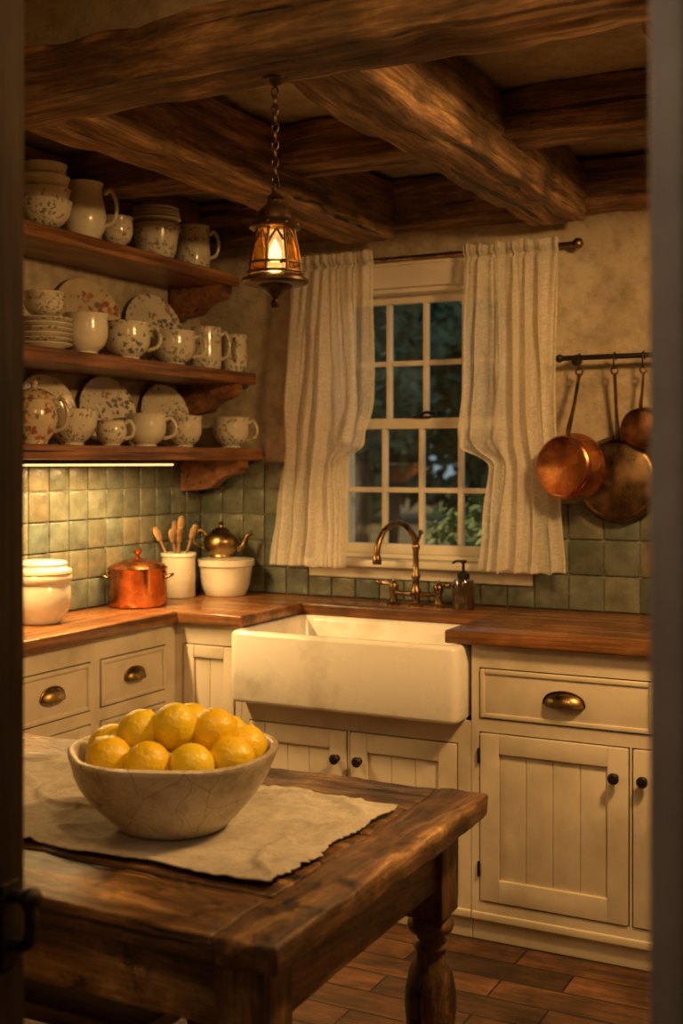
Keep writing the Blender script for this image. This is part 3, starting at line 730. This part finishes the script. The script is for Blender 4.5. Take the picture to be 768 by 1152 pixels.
while zz<2.185:
    m=Matrix.Rotation(PI/2*(k%2)+.4,3,'Z')@Matrix.Rotation(PI/2,3,'X')
    b.tube([Vector((lx,ly,zz))+m@Vector((.0064*math.cos(2*PI*i/14),.0118*math.sin(2*PI*i/14),0)) for i in range(14)],.0023,lanM,6,1,closed=True)
    zz+=.0178; k+=1
b.lathe([(0,0),(.026,0),(.026,-.006),(.012,-.014),(.004,-.018),(0,-.02)],(lx,ly,2.203),lanM,24)
b.done(50)
# ---------------------------------------------------------------- table
tx0,tx1,ty0,ty1,tz=-2.12,-.81,1.40,2.235,.76
b=B('farmhouse_table',(-1.4,1.8,0))
bw=.105
n=5; w=(ty1-ty0)/n
rr=random.Random(3)
for i in range(n):
    dz=rr.uniform(-.002,.002)
    b.box(tx0,tx1-bw-.0015,ty0+i*w+.0022,ty0+(i+1)*w-.0022,tz-.042+dz,tz+dz,tabX,.005,.020,.0045,12)
b.box(tx1-bw+.001,tx1,ty0-.004,ty1+.004,tz-.043,tz+.001,tabY,.007,.020,.006,12)
b.box(tx0+.07,tx1-.06,ty0+.055,ty0+.08,tz-.16,tz-.042,tabX,.003,.08,.002)
b.box(tx0+.07,tx1-.06,ty1-.08,ty1-.055,tz-.16,tz-.042,tabX,.003,.08,.002)
b.box(tx1-.085,tx1-.06,ty0+.06,ty1-.06,tz-.16,tz-.042,tabY,.003,.08,.002)
b.box(tx0+.06,tx0+.085,ty0+.06,ty1-.06,tz-.16,tz-.042,tabY,.003,.08,.002)
def leg(x,y):
    b.box(x-.042,x+.042,y-.042,y+.042,.54,tz-.043,tabZ,.004,.06,.002)
    b.lathe([(.03,.545),(.036,.535),(.044,.527),(.046,.518),(.042,.508),(.030,.50),(.027,.492),(.034,.485),(.036,.478),(.030,.470),(.032,.455),(.042,.43),(.050,.39),(.051,.36),(.046,.31),(.036,.25),(.029,.20),(.027,.175),(.038,.165),(.040,.155),(.036,.147),(.027,.14),(.030,.12),(.040,.085),(.040,.06),(.030,.02),(.026,0),(0,0)],(x,y,0),tabZ,32)
for x in (tx0+.09,tx1-.09):
    for y in (ty0+.085,ty1-.085): leg(x,y)
b.done(50)
b=B('wooden_stool',(-1.42,1.80,0)); c=(-1.42,1.80,0)
b.box(-1.62,-1.22,1.64,1.96,.42,.455,stoolW,.012,.05,.003)
for sx_ in (-1,1):
    for sy_ in (-1,1):
        b.tube([(-1.42+sx_*.13,1.80+sy_*.10,.425),(-1.42+sx_*.15,1.80+sy_*.115,.25),(-1.42+sx_*.175,1.80+sy_*.135,0.003)],[.02,.022,.017],stoolW,12,5)
b.tube([(-1.565,1.80-.113,.2),(-1.275,1.80-.113,.2)],.012,stoolW,10,1); b.tube([(-1.565,1.80+.113,.2),(-1.275,1.80+.113,.2)],.012,stoolW,10,1)
b.done(50)
# runner
b=B('linen_table_runner'); NX,NY=200,90; mi=b.mi(linen); rows=[]
for j in range(NY+1):
    row=[]
    for i in range(NX+1):
        s_=i/NX;t=j/NY
        x=-2.02+(1.09)*s_; y=1.585+.475*t
        x+=.014*noise.noise(Vector((t*5,2,0)))*(s_>.97)+ .010*noise.noise(Vector((t*45,9,0)))*(s_>.99)
        y+=.014*noise.noise(Vector((s_*7,4,0)))+.006*noise.noise(Vector((s_*60,1,0)))*(t>.985 or t<.015)
        h=noise.noise(Vector((x*4+y*3,y*5-x*2,0))); h2=.5+.5*noise.noise(Vector((x*14+y*6+3,y*12,4)))
        cr=max(0,1-abs(noise.noise(Vector((x*5+1,y*6,8))))*9); cr2=max(0,1-abs(noise.noise(Vector((x*11+y*4,y*9,18))))*7)
        dd=math.hypot(x+1.239,y-1.77); flat=max(0,min(1,(dd-.12)/.12))
        z_=tz+.0068+flat*(.012*max(0,h)+.005*h2+.008*cr+.004*cr2)
        row.append(b.v((x,y,z_)))
    rows.append(row)
for j in range(NY):
    for i in range(NX): b.f([rows[j][i],rows[j][i+1],rows[j+1][i+1],rows[j+1][i]],mi)
ob=b.done(80); sm=ob.modifiers.new('thick','SOLIDIFY'); sm.thickness=.0018
# bowl
bc=Vector((-1.239,1.77,tz+.009))
b=B('stoneware_bowl',bc)
b.lathe([(0,.003),(.08,.003),(.088,0),(.098,.002),(.104,.010),(.118,.022),(.134,.040),(.150,.060),(.164,.08),(.174,.10),(.183,.122),(.188,.132),(.187,.139),(.180,.142),(.174,.138),(.170,.128),(.158,.095),(.138,.062),(.112,.036),(.08,.022),(0,.018)],bc,bowlM,96,wob=.045)
b.done(60)
Rv=Vector((.891,.454,0)); Fv=Vector((-.454,.891,0))
L=[(-.108,-.062,.128),(-.036,-.090,.126),(.044,-.090,.126),(.110,-.055,.127),(-.122,.022,.132),(-.062,-.010,.164),(.004,-.020,.178),(.074,-.008,.168),(.128,.024,.130),(-.06,.078,.140),(.022,.066,.164),(.090,.088,.136),(-.05,-.01,.062),(.045,-.02,.062),(0,.06,.068)]
for i,(r_,f_,z_) in enumerate(L):
    p=bc+Rv*r_*.97+Fv*f_*.97+Vector((0,0,z_)); rad=R_.uniform(.0385,.0430)
    if z_<.1: rad=.036
    b=B('lemon',p); a=R_.uniform(0,6.28); ti=R_.uniform(.3,1.6)
    m=Matrix.Rotation(a,4,'Z')@Matrix.Rotation(ti,4,'Y')
    prof=[]
    for k in range(17):
        th=PI*k/16; rr_=rad*math.sin(th); z0=-rad*1.06*math.cos(th)
        if k==0: z0-=.003
        if k==16: z0+=.004
        prof.append((rr_ if 0<k<16 else 0,z0))
    b.lathe(prof,p,lemonM,28,m); b.done(80)
# ---------------------------------------------------------------- garden
b=B('garden_ground'); b.box(-60,25,YB+.19,90,-.25,-.15,grassM,0); b.done()
def leaves(name,blobs,n,size,mat,seed):
    rr=random.Random(seed); b=B(name); mi=b.mi(mat)
    for _ in range(n):
        bx,by,bz,rx,ry,rz_=rr.choice(blobs)
        d=Vector((rr.gauss(0,1),rr.gauss(0,1),rr.gauss(0,1))).normalized()*rr.uniform(.55,1)**.6
        p=Vector((bx+d.x*rx,by+d.y*ry,max(-.14,bz+d.z*rz_)))
        u=Vector((rr.gauss(0,1),rr.gauss(0,1),rr.gauss(0,1))).normalized(); w_=u.orthogonal().normalized()
        s_=size*rr.uniform(.6,1.3)
        b.f([b.v(p-u*s_),b.v(p+w_*s_*.45),b.v(p+u*s_),b.v(p-w_*s_*.45)],mi)
    return b
rr=random.Random(5)
bl=[(x,rr.uniform(5.4,6.2),rr.uniform(.45,.85),.3,.35,rr.uniform(.38,.50)) for x in [-4.4+.20*i for i in range(16)]]+[(x,5.6,.3,.3,.3,.4) for x in [-4.4+.3*i for i in range(11)]]
b=leaves('garden_shrub',bl,16000,.034,leafM,1); b.done()
bl=[(x,rr.uniform(27,31),rr.uniform(1.2,3.2),1.6,1.2,rr.uniform(1.2,2.0)) for x in [-24+.7*i for i in range(26)]]
b=leaves('garden_hedgerow',bl,14000,.28,leafD,33); b.done()
for k,(x,y,h) in enumerate(((-9.5,13,4.6),(-7.4,15,4.0),(-6.2,12.0,5.0),(-5.0,15,3.9),(-11.5,16,5.2),(-3.6,14,5.0),(-8.3,18,5.5),(-6.0,18,5.0))):
    bl=[(x+rr.uniform(-1.0,1.0),y+rr.uniform(-.7,.7),rr.uniform(2.0,h),.75,.75,.65) for _ in range(12)]
    b=leaves('garden_tree',bl,4300,.10,leafD,k+9); b.tube([(x,y,-.2),(x+.1,y,1.2),(x,y,h*.7)],[.16,.12,.05],barkM); b.done()
# ---------------------------------------------------------------- lights
def light(name,kind,loc,energy,col,size=.1,rot=None,sizey=None):
    l=bpy.data.lights.new(name,kind); l.energy=energy; l.color=col
    if kind=='AREA':
        l.size=size
        if sizey: l.shape='RECTANGLE'; l.size_y=sizey
    elif kind=='POINT': l.shadow_soft_size=size
    o=bpy.data.objects.new(name,l); o.location=loc
    if rot: o.rotation_euler=rot
    bpy.context.scene.collection.objects.link(o); return o
W=(1,.55,.19)
light('lantern_bulb_light','POINT',(lx,ly,1.85),42,(1,.52,.18),.012)
light('under_shelf_lamp','AREA',(-2.405,2.91,1.404),22,(1,.60,.22),.03,(0,0,0),1.0)
light('offscreen_key_light','AREA',(-.15,2.50,2.17),36,W,.22,(math.radians(12),math.radians(34),0))  # unseen warm key added to light the cabinets and sink, no fitting modelled
light('front_fill_light','AREA',(-.75,1.35,2.30),7,W,.35,(math.radians(20),0,0))  # added ambient fill inside the doorway, not a real fixture
light('casing_fill_light','POINT',(-.5,.15,2.0),5.5,(1,.76,.56),.12)  # added fill that brightens the right door casing, no fixture in the hall
s=light('evening_sun','SUN',(0,10,5),5.0,(1,.72,.42)); s.data.angle=.05
s.rotation_euler=Vector((.9,.35,-.35)).to_track_quat('-Z','Y').to_euler()
w=bpy.data.worlds.new('dusk'); bpy.context.scene.world=w; w.use_nodes=True
bg=w.node_tree.nodes['Background']; bg.inputs[0].default_value=(.28,.36,.41,1); bg.inputs[1].default_value=.95
try:
    vs=bpy.context.scene.view_settings; vs.view_transform='Standard'; vs.look='None'
except Exception as e: print(e)
# ---------------------------------------------------------------- camera
cam=bpy.data.cameras.new('camera'); co=bpy.data.objects.new('camera',cam); bpy.context.scene.collection.objects.link(co)
co.location=(0,0,1.42); co.rotation_euler=(PI/2,0,math.radians(27))
cam.sensor_fit='VERTICAL'; cam.sensor_height=36; cam.lens=41.8; cam.shift_y=-56/1152; cam.clip_start=.05
cam.dof.use_dof=True; cam.dof.focus_distance=2.8; cam.dof.aperture_fstop=3.4
bpy.context.scene.camera=co
